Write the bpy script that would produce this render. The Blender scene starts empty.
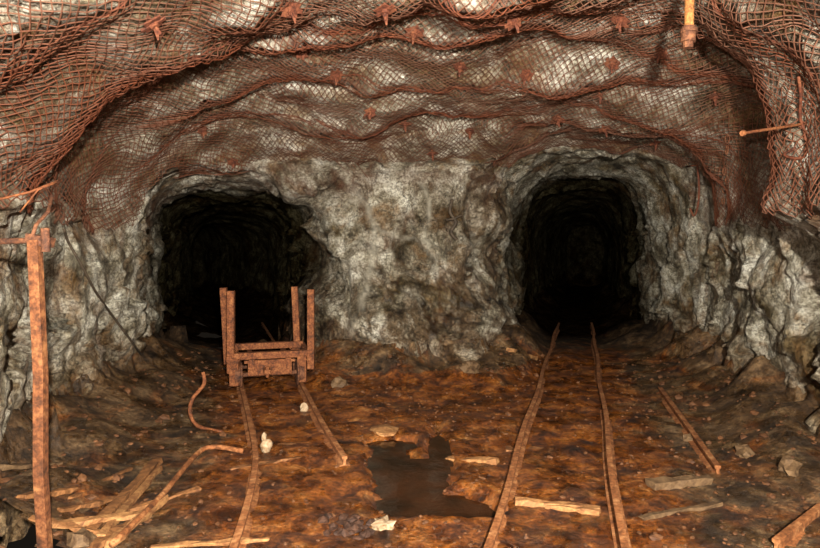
import bpy, math, random
import numpy as np
from mathutils import Vector, noise, Matrix
from mathutils.bvhtree import BVHTree
random.seed(7); np.random.seed(7)
F=620.0; CH=1.58; HOR=250.0
sc=bpy.context.scene
try:
    sc.view_settings.view_transform='Standard'; sc.view_settings.look='None'
except Exception: pass

# ---------------------------------------------------------------- materials
def nt(mat):
    mat.use_nodes=True; t=mat.node_tree; t.nodes.clear(); return t
class NB:
    def __init__(s,name):
        s.m=bpy.data.materials.new(name); s.t=nt(s.m)
        s.out=s.n('ShaderNodeOutputMaterial'); s.b=s.n('ShaderNodeBsdfPrincipled')
        s.l(s.b.outputs[0],s.out.inputs[0])
        s.geo=s.n('ShaderNodeNewGeometry'); s.pos=s.geo.outputs['Position']
    def n(s,k,**kw):
        x=s.t.nodes.new(k)
        for a,b in kw.items(): setattr(x,a,b)
        return x
    def l(s,a,b): s.t.links.new(a,b)
    def noise(s,scale,detail=6,rough=.6,dist=0,vec=None):
        x=s.n('ShaderNodeTexNoise'); x.inputs['Scale'].default_value=scale
        x.inputs['Detail'].default_value=detail; x.inputs['Roughness'].default_value=rough
        x.inputs['Distortion'].default_value=dist
        s.l(vec or s.pos,x.inputs['Vector']); return x.outputs['Fac']
    def ramp(s,fac,stops):
        x=s.n('ShaderNodeValToRGB'); e=x.color_ramp.elements
        while len(e)<len(stops): e.new(.5)
        for i,(p,c) in enumerate(stops):
            e[i].position=p; e[i].color=(c[0],c[1],c[2],1) if hasattr(c,'__len__') else (c,c,c,1)
        s.l(fac,x.inputs[0]); return x.outputs[0]
    def mix(s,fac,a,b,mode='MIX'):
        x=s.n('ShaderNodeMix',data_type='RGBA',blend_type=mode)
        for v,i in ((fac,0),(a,6),(b,7)):
            if hasattr(v,'is_output'): s.l(v,x.inputs[i])
            elif hasattr(v,'__len__'): x.inputs[i].default_value=(v[0],v[1],v[2],1)
            else: x.inputs[i].default_value=v if i==0 else (v,v,v,1)
        return x.outputs[2]
    def math(s,op,a,b=0.0,clamp=False):
        x=s.n('ShaderNodeMath',operation=op,use_clamp=clamp)
        for v,i in ((a,0),(b,1)):
            if hasattr(v,'is_output'): s.l(v,x.inputs[i])
            else: x.inputs[i].default_value=v
        return x.outputs[0]
    def attr(s,name):
        x=s.n('ShaderNodeAttribute',attribute_name=name); return x.outputs['Fac']
    def bump(s,h,strength,dist,prev=None):
        x=s.n('ShaderNodeBump'); x.inputs['Strength'].default_value=strength
        x.inputs['Distance'].default_value=dist; s.l(h,x.inputs['Height'])
        if prev: s.l(prev,x.inputs['Normal'])
        return x.outputs[0]
    def done(s,col,rough=.85,normal=None,metal=0,spec=None):
        if hasattr(col,'is_output'): s.l(col,s.b.inputs['Base Color'])
        else: s.b.inputs['Base Color'].default_value=(*col,1)
        if hasattr(rough,'is_output'): s.l(rough,s.b.inputs['Roughness'])
        else: s.b.inputs['Roughness'].default_value=rough
        s.b.inputs['Metallic'].default_value=metal
        if spec is not None: s.b.inputs['Specular IOR Level'].default_value=spec
        if normal: s.l(normal,s.b.inputs['Normal'])
        return s.m

def mat_rock(name,ceiling=False):
    b=NB(name)
    n1=b.noise(1.3,8,.65,.6); n2=b.noise(2.6,15,.80,.3); n3=b.noise(34,6,.75)
    col=b.ramp(n2,[(.37,(.060,.046,.030)),(.45,(.29,.25,.175)),(.51,(.62,.57,.46)),(.60,(1.0,.97,.87))])
    dark=b.ramp(n1,[(.37,(.34,.28,.18)),(.50,(1,1,1))])
    col=b.mix(1.0,col,dark,'MULTIPLY')
    och=b.ramp(b.noise(1.7,8,.74,1.0),[(.50,0.0),(.61,1.0)])
    col=b.mix(b.math('MULTIPLY',och,.60),col,(.30,.155,.050))
    mp=b.n('ShaderNodeMapping'); mp.inputs['Scale'].default_value=(1,1,.22); b.l(b.pos,mp.inputs['Vector'])
    stv=b.ramp(b.noise(4.2,8,.7,.6,vec=mp.outputs[0]),[(.53,0.0),(.64,1.0)])
    col=b.mix(b.math('MULTIPLY',stv,.65),col,(.15,.060,.020))
    cr=b.n('ShaderNodeTexVoronoi',feature='DISTANCE_TO_EDGE'); cr.inputs['Scale'].default_value=2.3
    wv=b.n('ShaderNodeVectorMath',operation='ADD'); nc=b.n('ShaderNodeTexNoise'); nc.inputs['Scale'].default_value=3; nc.inputs['Detail'].default_value=8; b.l(b.pos,nc.inputs['Vector'])
    sc_=b.n('ShaderNodeVectorMath',operation='SCALE'); sc_.inputs['Scale'].default_value=.9; b.l(nc.outputs['Color'],sc_.inputs[0]); b.l(b.pos,wv.inputs[0]); b.l(sc_.outputs[0],wv.inputs[1]); b.l(wv.outputs[0],cr.inputs['Vector'])
    crk=b.ramp(cr.outputs['Distance'],[(.0,.25),(.025,1.0)])
    col=b.mix(.85,col,crk,'MULTIPLY')
    sp=b.ramp(n3,[(.43,(.34,.30,.25)),(.54,(1.15,1.15,1.12))])
    col=b.mix(.8,col,sp,'MULTIPLY')
    sep=b.n('ShaderNodeSeparateXYZ'); b.l(b.pos,sep.inputs[0])
    low=b.math('ADD',sep.outputs[2],b.math('MULTIPLY',b.math('SUBTRACT',n1,.5),1.8))
    lowm=b.ramp(low,[(.0,1.0),(.75,0.0)])
    col=b.mix(b.math('MULTIPLY',lowm,.85),col,b.mix(1.0,col,(.60,.38,.19),'MULTIPLY'))
    dn=b.ramp(b.noise(2.4,8,.72,.6),[(.42,.15),(.54,1.0)])
    col=b.mix(b.math('MULTIPLY',b.attr('pillar_dark'),dn),col,b.mix(1.0,col,(.28,.205,.14),'MULTIPLY'))  # patchy darker, browner tone on the pillar rock
    col=b.mix(b.attr('vein'),col,(.66,.60,.48))
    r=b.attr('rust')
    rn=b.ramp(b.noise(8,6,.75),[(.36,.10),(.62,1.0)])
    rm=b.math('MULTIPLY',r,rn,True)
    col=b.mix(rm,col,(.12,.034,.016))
    col=b.mix(b.attr('depth_shade'),col,b.mix(1.0,col,(.075,.068,.045),'MULTIPLY'))  # tunnel darkness painted into the rock colour, deeper is darker
    h=b.math('MULTIPLY',n2,1.7)
    h=b.math('ADD',h,b.math('MULTIPLY',crk,.3))
    nn=b.bump(h,1.0,.11); nn=b.bump(n3,1.0,.022,nn)
    ro=b.mix(b.attr('depth_shade'),b.ramp(n1,[(.4,.32),(.6,.58)]),1.0)
    sl=b.math('MULTIPLY',b.math('SUBTRACT',1.0,b.attr('depth_shade')),.45); b.l(sl,b.b.inputs['Specular IOR Level'])
    return b.done(col,ro,nn)

def mat_rust(name,c1=(.30,.11,.035),c2=(.10,.03,.012),c3=(.45,.22,.08),scale=14,rough=.8):
    b=NB(name)
    n=b.noise(scale,8,.7); m=b.noise(scale*4,4,.7)
    col=b.ramp(n,[(.32,c2),(.5,c1),(.68,c3)])
    col=b.mix(.6,col,b.ramp(m,[(.38,.35),(.6,1.1)]),'MULTIPLY')
    return b.done(col,rough,b.bump(m,.6,.008),spec=.3)

def mat_net():
    b=NB('rusty_wire')
    n=b.noise(2.2,5,.6); r=b.attr('rust')
    a=b.ramp(n,[(.36,(.070,.026,.014)),(.6,(.135,.062,.038))])
    col=b.mix(r,a,(.125,.034,.014))
    return b.done(col,.65,spec=.25)

def mat_floor():
    b=NB('wet_rusty_mud')
    n1=b.noise(1.6,8,.65,.8); n2=b.noise(5,13,.80,.4); n3=b.noise(36,5,.7)
    m=b.attr('orange')
    g=b.ramp(n2,[(.38,(.024,.013,.006)),(.5,(.105,.054,.022)),(.65,(.32,.20,.10))])
    o=b.ramp(n2,[(.39,(.030,.008,.002)),(.47,(.140,.037,.007)),(.55,(.32,.098,.016)),(.68,(.60,.28,.09))])
    mm=b.math('ADD',m,b.math('MULTIPLY',b.math('SUBTRACT',n1,.5),2.2))
    col=b.mix(b.ramp(mm,[(.24,0.0),(.60,1.0)]),g,o)
    dk=b.ramp(b.noise(2.3,8,.72,1.2),[(.40,.22),(.53,1.0)])
    col=b.mix(.85,col,dk,'MULTIPLY')
    col=b.mix(.75,col,b.ramp(n3,[(.38,.3),(.56,1.2)]),'MULTIPLY')
    col=b.mix(b.attr('depth_shade'),col,b.mix(1.0,col,.10,'MULTIPLY'))  # floor colour darkened into the tunnels, painted shade
    wet=b.mix(b.attr('depth_shade'),b.ramp(b.noise(3.3,5,.6),[(.42,.20),(.58,.55)]),1.0)
    nn=b.bump(n2,1,.04); nn=b.bump(n3,1,.016,nn)
    sl=b.math('MULTIPLY',b.math('SUBTRACT',1.0,b.attr('depth_shade')),.5); b.l(sl,b.b.inputs['Specular IOR Level'])
    return b.done(col,wet,nn)

def mat_wood(name,c1,c2):
    b=NB(name)
    n=b.noise(9,8,.7,1.5); m=b.noise(60,4,.6)
    col=b.ramp(n,[(.35,c2),(.62,c1)])
    col=b.mix(.5,col,b.ramp(m,[(.35,.5),(.6,1.1)]),'MULTIPLY')
    return b.done(col,.75,b.bump(m,.5,.006),spec=.3)

M_ROCK=mat_rock('mine_rock'); M_FLOOR=mat_floor(); M_NET=mat_net()
M_RUST=mat_rust('rust_iron',(.17,.052,.017),(.05,.018,.009),(.29,.11,.038)); M_RUSTD=mat_rust('dark_rust_iron',(.11,.04,.018),(.035,.014,.009),(.22,.09,.04))
M_POST=mat_rust('post_rust',(.14,.046,.016),(.04,.016,.008),(.26,.11,.04),9)
M_RAIL=mat_rust('rail_rust',(.27,.095,.030),(.10,.034,.012),(.44,.21,.085),9)
M_RED=mat_rust('red_rust',(.12,.033,.015),(.045,.015,.009),(.20,.07,.03))
M_WOOD=mat_wood('rotten_wood',(.30,.13,.045),(.08,.03,.011))
M_WOODL=mat_wood('pale_wood',(.38,.19,.07),(.14,.05,.018))
M_DEB=mat_wood('mud_stone',(.17,.10,.048),(.05,.025,.012))
M_PALE=mat_wood('pale_stone',(.46,.35,.23),(.20,.11,.05))
M_YEL=mat_rust('ochre_pipe',(.33,.13,.035),(.13,.045,.016),(.46,.24,.08))
M_CAB=mat_wood('cable_sheath',(.08,.055,.035),(.025,.018,.012))
def mat_water():
    b=NB('muddy_water'); n=b.noise(5,4,.5)
    return b.done(b.ramp(n,[(.35,(.012,.005,.002)),(.65,(.036,.012,.004))]),.10,b.bump(n,.25,.03),spec=.25)
M_WATER=mat_water()

# ---------------------------------------------------------------- builder
class MB:
    def __init__(s): s.v=[]; s.f=[]
    def add(s,vs,fs):
        o=len(s.v); s.v+= [tuple(p) for p in vs]; s.f+=[tuple(i+o for i in f) for f in fs]
    def beam(s,p0,p1,w,t,up=(0,0,1),seg=1,jit=0,taper=1.0):
        p0=Vector(p0); p1=Vector(p1); d=(p1-p0).normalized(); up=Vector(up)
        if abs(d.dot(up))>.97: up=Vector((0,1,0))
        a=d.cross(up).normalized(); c=a.cross(d).normalized(); vs=[];fs=[]
        for i in range(seg+1):
            k=i/seg; q=p0.lerp(p1,k); ww=w*(1+(taper-1)*k)
            for sx,sy in((-1,-1),(1,-1),(1,1),(-1,1)):
                j=Vector([random.uniform(-jit,jit) for _ in range(3)])
                vs.append(q+a*sx*ww/2+c*sy*t/2+j)
        for i in range(seg):
            for k in range(4):
                fs.append((i*4+k,i*4+(k+1)%4,(i+1)*4+(k+1)%4,(i+1)*4+k))
        fs.append((3,2,1,0)); o=seg*4; fs.append((o,o+1,o+2,o+3)); s.add(vs,fs)
    def sweep(s,path,prof,up=(0,0,1),closed=True,cap=True):
        P=[Vector(p) for p in path]; up=Vector(up); n=len(prof); vs=[];fs=[]
        pa=None
        for i,p in enumerate(P):
            d=(P[min(i+1,len(P)-1)]-P[max(i-1,0)]).normalized()
            if pa is None:
                u=up if abs(d.dot(up))<.95 else Vector((0,1,0)) if abs(d.y)<.9 else Vector((1,0,0))
                a=d.cross(u).normalized()
            elif abs(d.dot(up))<.6: a=d.cross(up).normalized(); a=a if a.dot(pa)>0 else -a
            else: a=(pa-d*pa.dot(d)).normalized()
            pa=a; c=a.cross(d).normalized()
            for x,y in prof: vs.append(p+a*x+c*y)
        for i in range(len(P)-1):
            for k in range(n): fs.append((i*n+k,i*n+(k+1)%n,(i+1)*n+(k+1)%n,(i+1)*n+k))
        if cap:
            fs.append(tuple(reversed(range(n)))); o=(len(P)-1)*n; fs.append(tuple(range(o,o+n)))
        s.add(vs,fs)
    def tube(s,path,r,n=8): s.sweep(path,[(r*math.cos(2*math.pi*k/n),r*math.sin(2*math.pi*k/n)) for k in range(n)])
    def cyl(s,p0,p1,r,n=16): s.tube([p0,p1],r,n)
    def blob(s,c,size,seed=0,flat=1.0,sub=2,rough=.35,rot=None):
        import bmesh
        bm=bmesh.new(); bmesh.ops.create_icosphere(bm,subdivisions=sub,radius=1)
        R=Matrix.Rotation(random.uniform(0,6.28) if rot is None else rot,3,'Z')
        vs=[]
        for v in bm.verts:
            k=1+rough*noise.noise(v.co*1.4+Vector((seed*7.3,seed,0)))*1.6
            q=v.co*k; q=Vector((round(q.x*2.5)/2.5*.5+q.x*.5,q.y,q.z))
            q=R@Vector((q.x*size[0],q.y*size[1],q.z*size[2])); vs.append(q+Vector(c))
        fs=[tuple(v.index for v in f.verts) for f in bm.faces]; bm.free(); s.add(vs,fs)
    def obj(s,name,mat,smooth=False,bevel=0,parent=None):
        me=bpy.data.meshes.new(name); me.from_pydata(s.v,[],s.f); me.materials.append(mat)
        me.update(); o=bpy.data.objects.new(name,me); sc.collection.objects.link(o)
        import bmesh
        bm=bmesh.new(); bm.from_mesh(me); bmesh.ops.recalc_face_normals(bm,faces=bm.faces); bm.to_mesh(me); bm.free()
        if smooth: me.polygons.foreach_set('use_smooth',[True]*len(me.polygons))
        if bevel:
            m=o.modifiers.new('bevel','BEVEL'); m.width=bevel; m.segments=2
        if parent: o.parent=parent
        return o
def empty(name,loc=(0,0,0)):
    e=bpy.data.objects.new(name,None); sc.collection.objects.link(e); return e
def smoothpath(pts,sub=6):
    P=[Vector(p) for p in pts]; out=[]
    for i in range(len(P)-1):
        a=P[max(i-1,0)];b=P[i];c=P[i+1];d=P[min(i+2,len(P)-1)]
        for k in range(sub):
            t=k/sub
            out.append(.5*((2*b)+(c-a)*t+(2*a-5*b+4*c-d)*t*t+(3*b-a-3*c+d)*t**3))
    out.append(P[-1]); return out

# ---------------------------------------------------------------- shell
def prof(xl,xr,spring,crown,nL,nR,n=40):
    cx=(xl+xr)/2; hw=(xr-xl)/2; pts=[(xl,-.8),(xl,-.1),(xl,spring*.5)]
    for i in range(n+1):
        t=math.pi-math.pi*i/n; c=math.cos(t); s=math.sin(t); e=2/(nL if c<0 else nR)
        pts.append((cx+hw*math.copysign(abs(c)**e,c), spring+(crown-spring)*s**e))
    pts+=[(xr,spring*.5),(xr,-.1),(xr,-.8)]
    return pts
def solid(mb,st):
    rings=[prof(*s[1:]) for s in st]; n=len(rings[0]); vs=[];fs=[]
    for s,r in zip(st,rings): vs+=[(x,s[0],h) for x,h in r]
    for i in range(len(st)-1):
        for k in range(n): fs.append((i*n+k,(i+1)*n+k,(i+1)*n+(k+1)%n,i*n+(k+1)%n))
    fs.append(tuple(range(n))); o=(len(st)-1)*n; fs.append(tuple(reversed(range(o,o+n)))); mb.add(vs,fs)
mb=MB()
solid(mb,[(-3,-2.6,2.9,1.5,3.2,2.3,3),(2,-2.65,3.0,1.5,3.25,2.2,3.5),(3.9,-2.75,3.12,1.5,3.35,2.1,4),
 (4.4,-2.8,3.2,1.6,3.38,2.2,4.5),(4.8,-3.0,3.3,1.6,3.38,2.8,5),(5.6,-3.1,3.5,1.6,3.35,3,5),
 (6.5,-3.15,3.65,1.6,3.2,3,4.5),(7.1,-3.12,3.7,1.5,3.05,3,4),(7.7,-2.8,3.7,1.4,2.85,3,3.5),(8.15,-2.2,3.6,1.3,2.7,2.6,3)])
solid(mb,[(6.9,-3.15,-.45,1.3,2.60,3,2.7),(7.5,-3.28,-.83,1.3,2.58,3,2.7),(8.1,-3.50,-1.02,1.3,2.54,3,2.7),(9,-3.75,-1.38,1.3,2.50,3,2.7),(12,-4.6,-2.3,1.3,2.45,3,3),(18,-6.3,-4.1,1.3,2.4,3,3),(24,-10.3,-8,1.3,2.4,3,3)])
solid(mb,[(7.2,.35,3.9,1.5,3.12,3,3),(8.5,.95,4.15,1.5,3.10,2.8,2.8),(9.6,1.42,4.12,1.5,3.02,2.7,2.7),(11,1.80,4.20,1.4,2.96,2.7,2.7),(15,2.95,5.15,1.4,2.85,2.7,2.7),(22,4.9,7.05,1.4,2.8,3,3),(30,7.6,9.7,1.4,2.8,3,3)])
tmp=mb.obj('tmp_shell',M_ROCK)
m=tmp.modifiers.new('r','REMESH'); m.mode='VOXEL'; m.voxel_size=.045
m=tmp.modifiers.new('s','SMOOTH'); m.iterations=12; m.factor=.5
dg=bpy.context.evaluated_depsgraph_get(); me=bpy.data.meshes.new_from_object(tmp.evaluated_get(dg))
bpy.data.objects.remove(tmp)
N=len(me.vertices); co=np.empty(N*3); me.vertices.foreach_get('co',co); co=co.reshape(-1,3)
no=np.array([tuple(v.normal) for v in me.vertices])
print('shell verts',N)
BROWS=[(3.55,.10,.3,.05,-3,3),(4.35,.17,1.9,-.06,-3,1.6),(5.0,.16,4.1,.10,-2.4,3.4),(5.9,.17,.7,-.08,-3.2,3.6),(6.75,.13,2.2,.05,-3.2,3.6)]
def browz(k,x):
    z,a,ph,sl,_,_=BROWS[k]; return z+sl*x+.22*math.sin(x*1.1+ph)+.10*math.sin(x*2.9+ph*2)+.16*noise.noise(Vector((x*1.6,k*9,0)))
def bamp(k,x):
    a=BROWS[k][1]*(.75+.9*noise.noise(Vector((x*.9,k*5.0,3))))
    lo,hi=BROWS[k][4:]; return max(0,a)*min(1,max(0,(x-lo)/.4))*min(1,max(0,(hi-x)/.4))
def brow(x,y):
    v=0
    for k in range(len(BROWS)):
        d=y-browz(k,x)
        if abs(d)<1: v=max(v,bamp(k,x)*(math.exp(-(d/.40)**2) if d<0 else math.exp(-(d/.10)**2)))
    return v
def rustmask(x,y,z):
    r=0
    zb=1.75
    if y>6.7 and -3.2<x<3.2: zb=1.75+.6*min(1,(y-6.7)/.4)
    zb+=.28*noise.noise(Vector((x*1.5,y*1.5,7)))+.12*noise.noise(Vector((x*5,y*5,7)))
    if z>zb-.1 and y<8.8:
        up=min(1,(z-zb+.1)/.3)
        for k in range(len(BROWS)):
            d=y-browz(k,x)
            if abs(d)<.5: r=max(r,math.exp(-(d/.085)**2)*min(1,bamp(k,x)*9))  # rusty seam along each brow, doubling as painted shade behind it
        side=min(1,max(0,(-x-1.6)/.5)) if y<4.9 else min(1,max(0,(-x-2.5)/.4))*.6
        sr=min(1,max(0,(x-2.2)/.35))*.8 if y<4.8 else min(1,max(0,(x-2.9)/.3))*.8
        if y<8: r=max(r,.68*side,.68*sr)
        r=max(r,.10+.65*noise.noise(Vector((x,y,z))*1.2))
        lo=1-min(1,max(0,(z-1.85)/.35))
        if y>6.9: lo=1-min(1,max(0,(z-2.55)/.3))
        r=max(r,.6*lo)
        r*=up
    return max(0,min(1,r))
VEINS=[([(336,160),(352,186),(366,205),(374,228),(372,256),(366,285),(360,312),(350,335)],.038),([(372,228),(395,236),(420,240),(440,247)],.022),([(410,165),(422,185),(430,205),(426,235),(436,270)],.022),([(366,205),(350,198),(338,210)],.02)]
VS=[([((a-410)/77.5,CH-(b_-250)/77.5) for a,b_ in P],w) for P,w in VEINS]
def veinv(x,z):
    x+=.04*noise.noise(Vector((x*5,z*5,1))); v=0
    for P,w in VS:
        for (ax,az),(bx,bz) in zip(P[:-1],P[1:]):
            dx,dz=bx-ax,bz-az; t=max(0,min(1,((x-ax)*dx+(z-az)*dz)/(dx*dx+dz*dz)))
            d=math.hypot(x-ax-t*dx,z-az-t*dz); v=max(v,math.exp(-(d/w)**2))
    return v
rust=np.zeros(N); depth_shade=np.zeros(N); vein=np.zeros(N); pillar_dark=np.zeros(N); co2=co.copy()
for i in range(N):
    x,y,z=co[i]; p=Vector((x,y,z))
    if y<1.2 or z<-.6: continue
    d=.18*noise.noise(p*.9)+.07*noise.noise(p*2.3+Vector((5,1,2)))
    k=1.0 if z<2 else .45
    if y<13:
        q=Vector((x*1.5+.3*z,y*1.5,z*1.3+.5*y)); q+=noise.noise_vector(p*1.3)*.3
        vd=noise.voronoi(q); c0=vd[1][0]; tl=noise.cell_vector(c0*7.7)-Vector((.5,.5,.5))
        d+=k*.36*tl.dot(q-c0)
        q=q*2.6; vd=noise.voronoi(q); c0=vd[1][0]; tl=noise.cell_vector(c0*7.7)-Vector((.5,.5,.5))
        d+=k*.14*tl.dot(q-c0)
    d+=k*.05*abs(noise.noise(p*4.3))+.025*noise.noise(p*10)+k*.014*noise.noise(p*19)
    if 6.9<y<9.8 and z<2.6 and abs(x)<1.9:
        wx=min(1,(1.9-abs(x))/.3)
        d+=wx*(.34*noise.noise(p*1.7+Vector((9,2,4)))-.38*max(0,1.0-z))
        if y>7.4: vein[i]=veinv(x,z)*min(1,max(0,.55+noise.noise(p*7)))*.85; d-=.06*vein[i]
        pillar_dark[i]=wx*min(1,max(0,.42+.65*max(0,min(1,(1.6-z)/.9))+.5*max(0,min(1,x-.1))*(1 if z<1.9 else .5)+.6*noise.noise(p*1.5)))  # darkens the pillar, more toward its base and right side
    if z>1.9 and y<7.6: d-=brow(x,y)*min(1,(z-1.9)/.6)*.95
    co2[i]=co[i]+no[i]*d
    if x>1.9 and y<4.75:
        s=min(1,max(0,(z-1.0)/.85)); s=.8*s*s+.2*min(1,max(0,(z-1.74)/.12)); t=min(1,max(0,(4.75-y)/.3)); t=t*t*(3-2*t); u=min(1,max(0,(x-1.9)/.7))
        co2[i,0]-=.60*s*t*u
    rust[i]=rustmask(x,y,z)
    if y>8.8: depth_shade[i]=min(1,(y-8.8)/3.2)  # painted shade mask, grows with distance into the tunnels
    if x<-.95 and y>7.7: depth_shade[i]=max(depth_shade[i],min(1,(y-7.7)/1.9))
    if y>12.5: depth_shade[i]=min(1.07,1+(y-12.5)/70)
me.vertices.foreach_set('co',co2.ravel()); me.flip_normals(); me.update()
for nm,arr in(('rust',rust),('depth_shade',depth_shade),('vein',vein),('pillar_dark',pillar_dark)):
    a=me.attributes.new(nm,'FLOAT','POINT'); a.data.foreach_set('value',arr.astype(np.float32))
me.polygons.foreach_set('use_smooth',[True]*len(me.polygons))
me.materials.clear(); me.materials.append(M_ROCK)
polys=[tuple(p.vertices) for p in me.polygons]
SH=BVHTree.FromPolygons([tuple(c) for c in co2],polys)
import bmesh
cen=np.array([co2[list(p)].mean(0) for p in polys])
lab=np.zeros(len(polys),int)
for i,(x,y,z) in enumerate(cen):
    if z<-.45: lab[i]=9
    elif z>1.9: lab[i]=0
    elif y<1.0: lab[i]=1 if (x<0) else 2
    elif y<7.2: lab[i]=1 if x<0 else 2
    else:
        cl=-2.1-(y-7.3)*.3; cr=2.2+(y-7.3)*.25
        lab[i]=1 if x<cl else (2 if x>cr else 3)
for L,nm in((0,'ceiling'),(1,'wall_left'),(2,'wall_right'),(3,'wall_back')):
    m2=me.copy(); m2.name=nm; bm=bmesh.new(); bm.from_mesh(m2); bm.faces.ensure_lookup_table()
    bmesh.ops.delete(bm,geom=[f for f in bm.faces if lab[f.index]!=L],context='FACES'); bm.to_mesh(m2); bm.free()
    o=bpy.data.objects.new(nm,m2); sc.collection.objects.link(o)

# ---------------------------------------------------------------- floor
def railR(z): return .4245+.277*(z-3.29), 1.125+.277*(z-3.29)
LL=[(2.4,-.84),(3.38,-.93),(4.45,-1.11),(5.5,-1.42),(7.26,-1.99),(9,-2.55),(13,-3.8)]
LR=[(4.56,-.48),(5.5,-.78),(7.26,-1.29),(9,-1.85),(13,-3.1)]
def lerp(T,z): return float(np.interp(z,[a for a,b in T],[b for a,b in T]))
PUD=[(.02,4.25,.24,.28),(.14,3.95,.32,.18),(-.16,4.75,.14,.42),(.34,3.85,.18,.12),(-.15,5.15,.2,.12),(.24,4.95,.08,.5),(.1,4.5,.12,.3)]
def puddle(x,y):
    v=-9
    for cx,cy,a,c in PUD: v=max(v,1-((x-cx)/a)**2-((y-cy)/c)**2)
    return v+.5*noise.noise(Vector((x,y,0))*6)+.3*noise.noise(Vector((x,y,0))*14)
def floorz(x,y,full=True):
    p=Vector((x,y,0)); h=.034*noise.noise(p*1.3)+.022*noise.noise(p*3.4)
    h+=.020*abs(noise.noise(p*8))+.012*noise.noise(p*17)
    a,c=railR(y); l=lerp(LL,y); r=l+.7
    dR=min(abs(x-a),abs(x-c)); dL=min(abs(x-l),abs(x-r))
    k=min(1,min(dR,dL)/.25); h*=.40+.60*k
    h-=.012
    pv=puddle(x,y)
    if pv>-.8: h-=.085*min(1,(pv+.8)/1.1)
    if y>2:
        loc,n_,i_,dist=SH.find_nearest(Vector((x,y,.35)))
        ins=loc.z<-.4 or (Vector((x,y,.35))-loc).dot(n_)>0
        if ins: h+=.50*max(0,1-dist/1.0)**2*(.7+.8*noise.noise(p*1.7+Vector((3,3,3))))*min(1,max(0.12,k))
        else: h+=.42
        if not ins and dist>.3: return None
    return h
xs=np.arange(-8,8.5,.05); ys=np.concatenate([np.arange(-2.9,2.2,.25),np.arange(2.2,11,.045),np.arange(11,27,.15)])
idx={}; fv=[]; ora=[]; fshade=[]
for j,y in enumerate(ys):
    for i,x in enumerate(xs):
        if y<2.2 and abs(x)>3.2: continue
        if y<7 and (x<-3.9 or x>4.4): continue
        if y<12 and (x<-5.5 or x>5): continue
        h=floorz(x,y)
        if h is None: continue
        idx[(i,j)]=len(fv); fv.append((x,y,h))
        a,c=railR(y); l=lerp(LL,y)
        o1=math.exp(-((x-(a+c)/2)/.85)**4); o2=math.exp(-((x-(l+.5))/.85)**4); o3=.85 if -.9<x<1 and y<7.5 else 0
        fade=1 if y<8.5 else max(.2,1-(y-8.5)/3)
        ora.append(max(o1*.85,o2*.95,o3,.30)*fade*(1 if h<.12 else .4))
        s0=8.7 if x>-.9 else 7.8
        fshade.append(min(1,max(0,(y-s0)/2.8)))  # same painted tunnel shade for the floor
ff=[(idx[(i,j)],idx[(i+1,j)],idx[(i+1,j+1)],idx[(i,j+1)]) for j in range(len(ys)-1) for i in range(len(xs)-1)
    if (i,j) in idx and (i+1,j) in idx and (i,j+1) in idx and (i+1,j+1) in idx]
fm=bpy.data.meshes.new('floor'); fm.from_pydata(fv,[],ff); fm.materials.append(M_FLOOR)
for nm,arr in(('orange',ora),('depth_shade',fshade)):
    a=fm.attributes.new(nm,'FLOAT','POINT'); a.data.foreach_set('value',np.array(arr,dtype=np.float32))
fm.polygons.foreach_set('use_smooth',[True]*len(ff)); fm.update()
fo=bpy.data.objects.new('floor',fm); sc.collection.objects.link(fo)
FB=BVHTree.FromPolygons(fv,ff)
print('floor verts',len(fv))
CAM=Vector((0,0,CH))
def pdir(px,py): return Vector(((px-410)/F,1,-(py-HOR)/F)).normalized()
def gp(px,py,dz=0):
    h=FB.ray_cast(CAM,pdir(px,py))[0]
    if h is None:
        Z=CH*F/(py-HOR); h=Vector(((px-410)/F*Z,Z,0))
    return h+Vector((0,0,dz))
def sp(px,py,off=0):
    h,n_,_,_=SH.ray_cast(CAM,pdir(px,py))
    return h+n_*off,n_
def at(px,py,Z): return Vector(((px-410)/F*Z,Z,CH-(py-HOR)/F*Z))

pm=MB(); S=.03; gi={}; vs=[]; fs=[]
for i in range(-25,30):
    for j in range(105,225):
        x=i*S;y=j*S
        if puddle(x,y)>-.65: gi[(i,j)]=len(vs); vs.append((x,y,-.045))
for (i,j) in gi:
    if (i+1,j) in gi and (i,j+1) in gi and (i+1,j+1) in gi: fs.append((gi[(i,j)],gi[(i+1,j)],gi[(i+1,j+1)],gi[(i,j+1)]))
pm.add(vs,fs); pm.obj('puddle',M_WATER)

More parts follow.
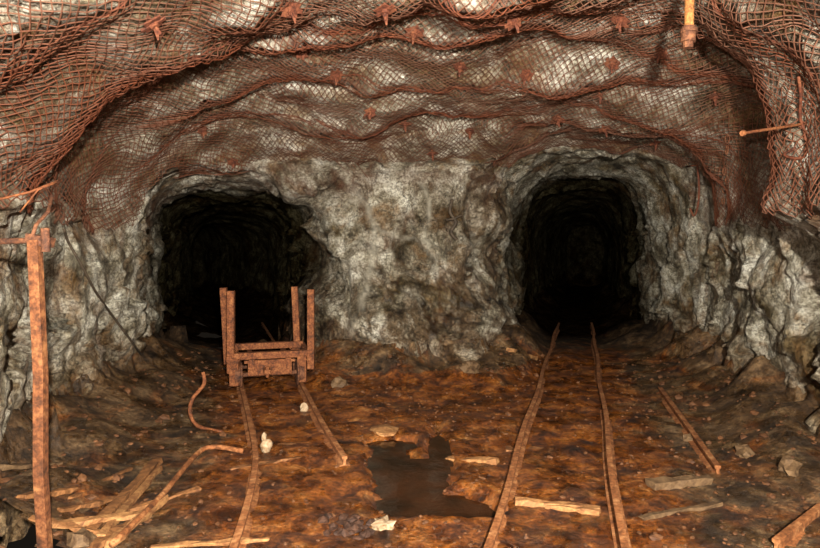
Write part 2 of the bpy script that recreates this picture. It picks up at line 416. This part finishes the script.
# ---------------------------------------------------------------- netting
def netting(cxf,h0,z0,z1,cut,CELL=.062,RZ=.037,W=.0030):
    rows=int((z1-z0)/RZ); NT=240; th=np.linspace(math.radians(-12),math.radians(192),NT)
    R=np.full((rows,NT),9.0)
    for j in range(rows):
        z=z0+j*RZ; o=Vector((cxf,z,h0))
        for k,t in enumerate(th):
            h=SH.ray_cast(o,Vector((math.cos(t),0,math.sin(t))))
            if h[0]: R[j,k]=h[3]
    P=np.pad(R,2,mode='edge'); st=np.stack([P[a:a+rows,b:b+NT] for a in range(5) for b in range(5)])
    Rm=.55*st.min(0)+.45*np.minimum(st.mean(0),R); Rm-=.022
    V=[];idx={}
    for j in range(rows):
        z=z0+j*RZ; r=Rm[j]; X=cxf+r*np.cos(th); H=h0+r*np.sin(th)
        s=np.concatenate([[0],np.cumsum(np.minimum(np.hypot(np.diff(X),np.diff(H)),.2))])
        mid=np.interp(math.pi/2,th,s); off=.5*(j%2)
        for q in range(-100,101):
            t=mid+(q+off)*CELL
            if t<=0 or t>=s[-1]: continue
            x=np.interp(t,s,X); h=np.interp(t,s,H)
            if h<cut(x,z): continue
            jt=.005
            idx[(j,q)]=len(V); V.append((x+random.uniform(-jt,jt),z+random.uniform(-jt,jt),h+random.uniform(-jt,jt)))
    E=[]
    for (j,q),a in idx.items():
        for q2 in ((q,q-1) if j%2==0 else (q,q+1)):
            b=idx.get((j+1,q2))
            if b is not None: E.append((a,b))
    return np.array(V),np.array(E),W
def build_net(parts,name):
    AV=[];AF=[];o=0
    for V,E,W in parts:
        A=V[E[:,0]];B=V[E[:,1]];d=B-A;L=np.linalg.norm(d,axis=1);k=L<.2
        A=A[k];B=B[k];d=d[k]/L[k][:,None]
        c=np.stack([A[:,0]*0+.3,A[:,1],A[:,2]*0+1.5],1); nrm=c-A; nrm/=np.linalg.norm(nrm,axis=1)[:,None]
        s=np.cross(d,nrm); s/=np.linalg.norm(s,axis=1)[:,None]; nn=np.cross(s,d)
        w=W*np.random.uniform(.8,1.35,(len(A),1))
        tri=[s*w-nn*w*.4,nn*w*1.2,-s*w-nn*w*.4]
        vs=np.stack([A+tri[0],A+tri[1],A+tri[2],B+tri[0],B+tri[1],B+tri[2]],1).reshape(-1,3)
        n=len(A); b=(np.arange(n)*6)[:,None]+o
        f=np.concatenate([b+np.array([[0,1,4,3]]),b+np.array([[1,2,5,4]])],1).reshape(-1,4)
        AV.append(vs);AF.append(f);o+=len(vs)
    V=np.concatenate(AV);Fc=np.concatenate(AF)
    me=bpy.data.meshes.new(name); me.vertices.add(len(V)); me.vertices.foreach_set('co',V.ravel())
    me.loops.add(Fc.size); me.loops.foreach_set('vertex_index',Fc.ravel().astype(np.int32))
    me.polygons.add(len(Fc)); me.polygons.foreach_set('loop_start',np.arange(0,Fc.size,4,dtype=np.int32))
    me.polygons.foreach_set('loop_total',np.full(len(Fc),4,dtype=np.int32))
    me.update(calc_edges=True); me.validate()
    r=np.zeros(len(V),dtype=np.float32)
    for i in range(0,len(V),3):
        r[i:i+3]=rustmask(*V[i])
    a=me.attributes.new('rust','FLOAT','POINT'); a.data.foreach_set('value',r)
    me.materials.append(M_NET); ob=bpy.data.objects.new(name,me); sc.collection.objects.link(ob); print('net faces',len(Fc)); return ob
def cut1(x,z):
    e=.14*noise.noise(Vector((x*2,z*2,0)))+.06*noise.noise(Vector((x*9,z*9,0)))
    if z<6.9: return 1.82+e
    return 1.88+e if x>3 else (2.48+e if x<-1 or x>1.1 else 2.5+e)
net=build_net([netting(.3,1.5,2.2,7.98,cut1),netting(2.3,1.6,7.98,8.7,lambda x,z:2.7)],'wire_netting')

seam=MB()
for k in range(len(BROWS)):
    for rep in range(3):
        pts=[]; o=random.uniform(-.04,.04); n0=random.randint(0,12); n1=random.randint(75,90)
        for i in range(n0,n1):
            t=math.radians(8+164*i/89); x=.3+2.6*math.cos(t)
            y=browz(k,x)+o+.02*noise.noise(Vector((i*.3,rep*5,k)))
            h=SH.ray_cast(Vector((.3,y,1.5)),Vector((math.cos(t),0,math.sin(t))))
            if h[0] and BROWS[k][4]<x<BROWS[k][5]:
                pts.append(h[0]-Vector((math.cos(t),0,math.sin(t)))*(.03+.02*noise.noise(Vector((i*.4,rep,k*3)))))
        if len(pts)>5: seam.tube(pts,.004,4)
seam.obj('lap_wires',M_RED,parent=net)

# ---------------------------------------------------------------- rock bolts
for i,(px,py) in enumerate([(300,50),(335,72),(460,62),(510,18),(528,72),(598,90),(603,126),(622,16),(612,60),(288,6),(405,120),
    (415,28),(432,150),(560,116),(665,50),(385,4),(372,112),(232,160),(148,18),(200,128),(715,92),(470,128),(655,140)]):
    p,n_=sp(px,py,.045); b=MB()
    a=n_.orthogonal().normalized(); a=(Matrix.Rotation(random.uniform(0,3.1),3,n_)@a); c=n_.cross(a)
    s=.055 if py<80 else .05
    b.beam(p-a*s,p+a*s,2*s,.01,up=n_)
    b.beam(p-a*s*1.5+n_*.004,p+a*s*1.5+n_*.004,.03,.012,up=n_)
    b.cyl(p-n_*.12,p+n_*.02,.018,6); b.cyl(p,p+n_*.025,.030,6); b.cyl(p,p+n_*.075,.011,8)
    b.beam(p+n_*.03,p+n_*.03+Vector((random.uniform(-.02,.02),0,-.07)),.035,.01,up=(0,1,0),taper=.3)
    b.obj('rock_bolt',M_RED,bevel=.003)

# ---------------------------------------------------------------- rails
RP=[(-.045,0),(.045,0),(.045,.010),(.010,.018),(.010,.052),(.021,.058),(.021,.078),(-.021,.078),(-.021,.058),(-.010,.052),(-.010,.018),(-.045,.010)]
def rail(mbd,pts): mbd.sweep(pts,[(x,y) for x,y in RP])
def track(name,pa,pb,sleep):
    e=empty(name)
    for nm,pp in(('rail_1',pa),('rail_2',pb)):
        r=MB(); rail(r,pp); r.obj(nm,M_RAIL,parent=e,bevel=.003)
    s=MB()
    for a,b in sleep:
        d=(b-a).normalized(); s.beam(a-d*.12,b+d*.12,.13,.08,seg=8,jit=.012)
    s.obj('sleepers',M_WOOD,parent=e,bevel=.008)
def rp(x,z,w=0): return Vector((x+.012*math.sin(z*2.1+w),z,-.016+.006*math.sin(z*1.3+w)))
zz=np.arange(2.0,13.2,.25)
track('mine_track',[rp(railR(z)[0],z) for z in zz],[rp(railR(z)[1],z,2) for z in zz],
   [(Vector((railR(z)[0],z,-.062+random.uniform(-.02,.012))),Vector((railR(z)[1],z-.1,-.062+random.uniform(-.02,.012)))) for z in np.arange(2.6,13,.8)])
def cs(T):
    return smoothpath([Vector((x,z,0)) for z,x in T],10)
pl=[p+Vector((0,0,-.016)) for p in cs(LL)]; pr=[p+Vector((0,0,-.016)) for p in cs(LR)]
track('mine_track',pl,pr,[(Vector((lerp(LL,z),z,-.062+random.uniform(-.02,.012))),Vector((lerp(LL,z)+.7,z+.15,-.07))) for z in np.arange(5,12,.8)])
for (x0,y0,x1,y1) in((660,392,718,474),(822,513,776,550)):
    r=MB(); a=gp(x0,y0,-.02); b=gp(x1,y1,-.02); rail(r,[a.lerp(b,t/6) for t in range(7)]); r.obj('loose_rail',M_RAIL,bevel=.003)
r=MB(); r.tube(smoothpath([gp(112,550,.03),gp(160,502,.03),gp(197,459,.04),gp(215,452,.04),gp(243,455,.03)],5),.019,10); r.obj('bent_pipe',M_RAIL,smooth=True)

# ---------------------------------------------------------------- mine cart frame (bogie with stanchions)
cart=empty('mine_cart')
cd=Vector((-.30,1,0)).normalized(); cr=Vector((cd.y,-cd.x,0)); C0=Vector((-1.66,7.25,0)); RT=.064
def cp(u,v,h): return C0+cr*u+cd*v+Vector((0,0,h))
w=MB()
for v in(-.25,.25):
    for u in(-.35,.35):
        w.cyl(cp(u-.03,v,RT+.12),cp(u+.03,v,RT+.12),.12,24); w.cyl(cp(u-math.copysign(.05,u),v,RT+.12),cp(u-math.copysign(.03,u),v,RT+.12),.145,24)
        w.cyl(cp(u-.05,v,RT+.12),cp(u+.06,v,RT+.12),.045,12)
    w.cyl(cp(-.42,v,RT+.12),cp(.42,v,RT+.12),.025,12)
w.obj('wheels_and_axles',M_RUSTD,parent=cart,bevel=.004)
f=MB()
f.beam(cp(-.46,-.28,.40),cp(.46,-.28,.40),.09,.075); f.beam(cp(-.44,.30,.42),cp(.44,.30,.42),.08,.075)
for u in(-.44,.44): f.beam(cp(u,-.34,.38),cp(u,.36,.40),.06,.06)
for u in(-.20,.20): f.beam(cp(u,-.36,.31),cp(u,.36,.31),.06,.12)
f.beam(cp(-.24,-.33,.27),cp(.24,-.33,.27),.03,.17)
f.beam(cp(-.28,-.30,.335),cp(.28,-.30,.335),.07,.03)
for u in(-.38,.36): f.beam(cp(u,-.30,.08),cp(u,-.30,.38),.10,.08,up=(0,1,0)); f.beam(cp(u,.28,.08),cp(u,.28,.38),.10,.08,up=(0,1,0))
f.beam(cp(-.04,-.52,.25),cp(-.04,-.34,.25),.07,.05); f.cyl(cp(-.04,-.50,.19),cp(-.04,-.50,.31),.02,8)
f.cyl(cp(.05,-.35,.29),cp(.05,-.32,.29),.035,10)
f.obj('bogie_frame',M_RUST,parent=cart,bevel=.006)
g=MB()
CP=[(-.038,-.03),(.038,-.03),(.038,.03),(.026,.03),(.026,-.018),(-.026,-.018),(-.026,.03),(-.038,.03)]
for u,v,tu in((-.42,-.30,0.0),(-.45,.30,-.05),(.46,-.30,.0),(.38,.30,-.04)):
    g.sweep([cp(u,v,.22),cp(u+tu*.5,v,.7),cp(u+tu,v,1.13)],CP,up=(0,1,0))
    g.beam(cp(u,v-.04,.28),cp(u-math.copysign(.14,u),v-.04,.42),.03,.012)
g.obj('stanchions',M_RUST,parent=cart,bevel=.003)

# ---------------------------------------------------------------- left iron post with pipe
post=empty('iron_post')
Zp=3.12; pb=at(46,560,Zp); pt=at(34,240,Zp); pb.z=-.05
q=MB(); q.sweep([pb,pb.lerp(pt,.3)+Vector((-.012,0,0)),pb.lerp(pt,.6)+Vector((.006,0,0)),pt],[(-.026,-.02),(.026,-.02),(.026,.03),(.018,.03),(.018,-.010),(-.018,-.010),(-.018,.03),(-.026,.03)],up=(0,1,0)); q.obj('channel',M_POST,parent=post,bevel=.002)
q=MB(); q.tube([at(-45,243,Zp+.05),at(10,241,Zp+.05),at(52,240,Zp+.05)],.016,10)
q.beam(at(28,238,Zp+.02),at(52,243,Zp+.02),.06,.05,up=(0,0,1)); q.cyl(at(45,228,Zp),at(46,252,Zp),.022,10)
q.tube([at(28,250,Zp),at(36,225,Zp),at(48,212,Zp+.1),at(52,196,Zp+.3)],.010,8)
q.obj('clamp_and_pipe',M_RUSTD,parent=post,smooth=False,bevel=.003)
q=MB(); q.tube([at(-40,205,Zp+.3),at(0,199,Zp+.3),at(30,192,Zp+.3),at(58,181,Zp+.4)],.007,8); q.tube([at(20,212,Zp+.25),at(38,190,Zp+.25),at(62,180,Zp+.4)],.005,8); q.obj('tie_rod',M_RUST,smooth=True)

q=MB(); pts=[sp(x,y,.04)[0] for x,y in((60,228),(68,243),(78,265),(92,292),(112,318),(132,345),(150,370),(164,392))]+[gp(182,418,.02)]
q.tube(smoothpath(pts,4),.012,8); q.obj('hanging_cable',M_CAB,smooth=True)
q=MB(); q.tube(smoothpath([at(203,372,5.6),at(204,384,5.6),at(193,398,5.6),at(190,412,5.55),at(198,426,5.5),at(222,432,5.4)],5),.017,10); q.obj('bent_hose',M_RUST,smooth=True)
# ---------------------------------------------------------------- roof pipe
q=MB(); z=3.6
top=at(690,-40,z); q.cyl(top,at(689,30,z),.026,16); e=empty('roof_pipe')
q.obj('pipe',M_YEL,smooth=False,parent=e)
q=MB(); q.cyl(at(689,27,z),at(688,42,z),.04,16); q.cyl(at(689,29,z),at(689,33,z),.048,16); q.cyl(at(688,42,z),at(688,48,z),.028,12); q.obj('valve_collar',M_RUSTD,parent=e)

q=MB(); a,n_=sp(806,124,.03); b=at(744,133,a.y-.35); q.cyl(a,b,.009,10); q.cyl(b,b+(b-a).normalized()*.02,.017,8); q.obj('anchor_rod',M_RUST)
def wallpath(name,pts,r,off,mat):
    q=MB(); P=[sp(x,y,off)[0] for x,y in pts]; q.tube(smoothpath(P,4),r,8)
    return q.obj(name,mat,smooth=True)
wallpath('iron_hook',[(805,70),(808,90),(806,115),(805,135),(806,152),(800,160),(793,156),(795,150)],.010,.06,M_RED)
q=MB()
for k in range(7):
    p,n_=sp(728+2*math.sin(k*2),135+k*11,.05); t=n_.orthogonal().normalized(); u=Vector((0,0,1)); s=n_.cross(u).normalized()
    q.tube([p+ (s*math.cos(a)*.022+u*math.sin(a)*.045 if k%2==0 else n_*math.cos(a)*.022+u*math.sin(a)*.045) for a in np.linspace(0,2*math.pi,13)],.008,6)
q.obj('hanging_chain',M_RUSTD,smooth=True)
def hookz(name,pts,Z,r,mat,extra=None):
    # iron standing just proud of the rock, at a single depth
    q=MB(); q.tube(smoothpath([at(x,y,Z) for x,y in pts],4),r,8)
    if extra: q.tube([at(x,y,Z-.02) for x,y in extra],r*.7,8)
    tp=at(*pts[0],Z); q.cyl(tp,tp+Vector((0,.30,.02)),r*.8,8); return q.obj(name,mat,smooth=True)
Z1=min(sp(x,y)[0].y for x,y in((697,165),(699,185),(698,205),(694,216)))-.05
hookz('iron_hook',[(697,165),(699,185),(698,205),(694,216),(690,208)],Z1,.013,M_RED)
Z2=min(sp(x,y)[0].y for x,y in((452,200),(450,212),(456,222),(451,232),(457,240),(446,220),(462,215)))-.05
hookz('iron_hook',[(452,200),(450,212),(456,222),(451,232),(457,240)],Z2,.022,M_CAB,[(446,220),(453,219),(462,215)])

# ---------------------------------------------------------------- floor debris
def plank(name,x0,y0,x1,y1,w,t,mat,lift=0.0,lift2=None):
    a=gp(x0,y0,t/2+lift); b=gp(x1,y1,t/2+(lift if lift2 is None else lift2))
    q=MB(); q.beam(a,b,w,t,seg=7,jit=.009,taper=random.uniform(.6,1)); return q.obj(name,mat,bevel=.004)
for a in[(78,548,158,462,.07,.035,M_WOOD),(100,540,160,470,.05,.03,M_WOODL),(50,528,150,516,.06,.03,M_WOODL),(60,512,120,500,.05,.02,M_WOOD),
         (130,512,200,490,.04,.02,M_WOOD),(20,500,75,492,.07,.03,M_WOOD),(150,549,270,541,.04,.02,M_WOODL),(90,552,140,520,.08,.03,M_WOOD),
         (434,462,498,464,.08,.04,M_WOODL),(515,503,600,512,.06,.03,M_WOODL),(650,488,710,484,.09,.05,M_DEB),(545,507,600,516,.05,.03,M_WOODL),
         (510,352,535,360,.12,.05,M_WOODL),(230,470,300,458,.04,.015,M_WOOD),(0,470,60,466,.06,.03,M_DEB),
         (640,520,720,505,.04,.02,M_DEB),(70,500,130,470,.04,.02,M_WOOD),(40,548,90,505,.05,.02,M_DEB),(110,548,165,500,.06,.03,M_WOODL),(30,520,100,535,.05,.02,M_WOOD)]:
    plank('broken_plank',*a)
for x,y,s,fl,mat in((386,432,(.13,.13,.03),1,M_WOODL),(382,526,(.08,.07,.03),1,M_PALE),(304,411,(.045,.04,.05),1,M_PALE),
        (745,455,(.07,.06,.05),1,M_DEB),(690,440,(.06,.06,.04),1,M_DEB),(340,385,(.1,.08,.06),1,M_DEB),(80,545,(.08,.06,.05),1,M_DEB),(790,470,(.09,.07,.06),1,M_DEB),(470,370,(.12,.1,.08),1,M_DEB)):
    q=MB(); q.blob(gp(x,y,s[2]*.4),s,seed=x,rough=.45); q.obj('stone_slab' if s[2]<.05 else 'rock',mat)
q=MB(); p=gp(266,452,.05); q.blob(p+Vector((0,0,.0)),(.045,.045,.06),seed=3,rough=.2,sub=3); q.blob(p+Vector((-.015,0,.065)),(.022,.02,.04),seed=4,rough=.2); q.obj('plastic_bag',M_PALE,smooth=True)
q=MB()
for k in range(40):
    q.blob(gp(350+random.gauss(0,13),528+random.gauss(0,5),.008),(random.uniform(.02,.045),random.uniform(.02,.035),random.uniform(.01,.025)),seed=k,sub=1)
q.obj('rust_flake_heap',mat_wood('rust_flakes',(.07,.03,.016),(.015,.007,.005)))
q=MB(); cnt=0
while cnt<1200:
    y=3+ (random.random()**1.3)*6; x=random.uniform(-3.2,4.2)
    h=FB.ray_cast(Vector((x,y,1.0)),Vector((0,0,-1)))[0]
    if h is None: continue
    l=lerp(LL,y); a,c=railR(y)
    if min(abs(x-l),abs(x-l-.7),abs(x-a),abs(x-c))<.07: continue
    inside=(a<x<c) or (l<x<l+.7)
    if inside and random.random()<.5: continue
    d=SH.find_nearest(Vector((x,y,.3)))[3]
    if d<.12: continue
    s=random.uniform(.008,.017)*(2.2 if random.random()<(.3 if d<.8 else .05) else 1)
    q.blob(h+Vector((0,0,s*.1)),(s*random.uniform(.8,1.6),s,s*random.uniform(.5,.9)),seed=cnt,sub=1); cnt+=1
q.obj('rubble',mat_wood('rubble_mud',(.15,.062,.023),(.045,.017,.007)),parent=fo)

# ---------------------------------------------------------------- lights
def spot(name,loc,tgt,power,size,blend=.6,rad=.06,col=(1,.94,.82)):
    l=bpy.data.lights.new(name,'SPOT'); l.energy=power; l.spot_size=math.radians(size); l.spot_blend=blend; l.shadow_soft_size=rad; l.color=col
    o=bpy.data.objects.new(name,l); o.location=loc; o.rotation_euler=(Vector(tgt)-Vector(loc)).to_track_quat('-Z','Y').to_euler(); sc.collection.objects.link(o)
spot('camera_flash',(.35,-.7,2.0),(.6,6,1.5),4000,118,.5)
spot('far_fill',(-.9,-1.4,1.5),(.3,7.5,2.1),2000,62,.9,.05)  # added fill spot behind the camera, brightens the far end
wd=bpy.data.worlds.new('mine_air'); sc.world=wd; wd.use_nodes=True
wd.node_tree.nodes['Background'].inputs[0].default_value=(.5,.4,.3,1); wd.node_tree.nodes['Background'].inputs[1].default_value=.02

cam=bpy.data.cameras.new('cam'); cam.sensor_width=36; cam.lens=F/820*36; cam.shift_y=-24/820; cam.clip_start=.05
co_=bpy.data.objects.new('cam',cam); co_.location=CAM; co_.rotation_euler=(math.pi/2,0,0); sc.collection.objects.link(co_); sc.camera=co_
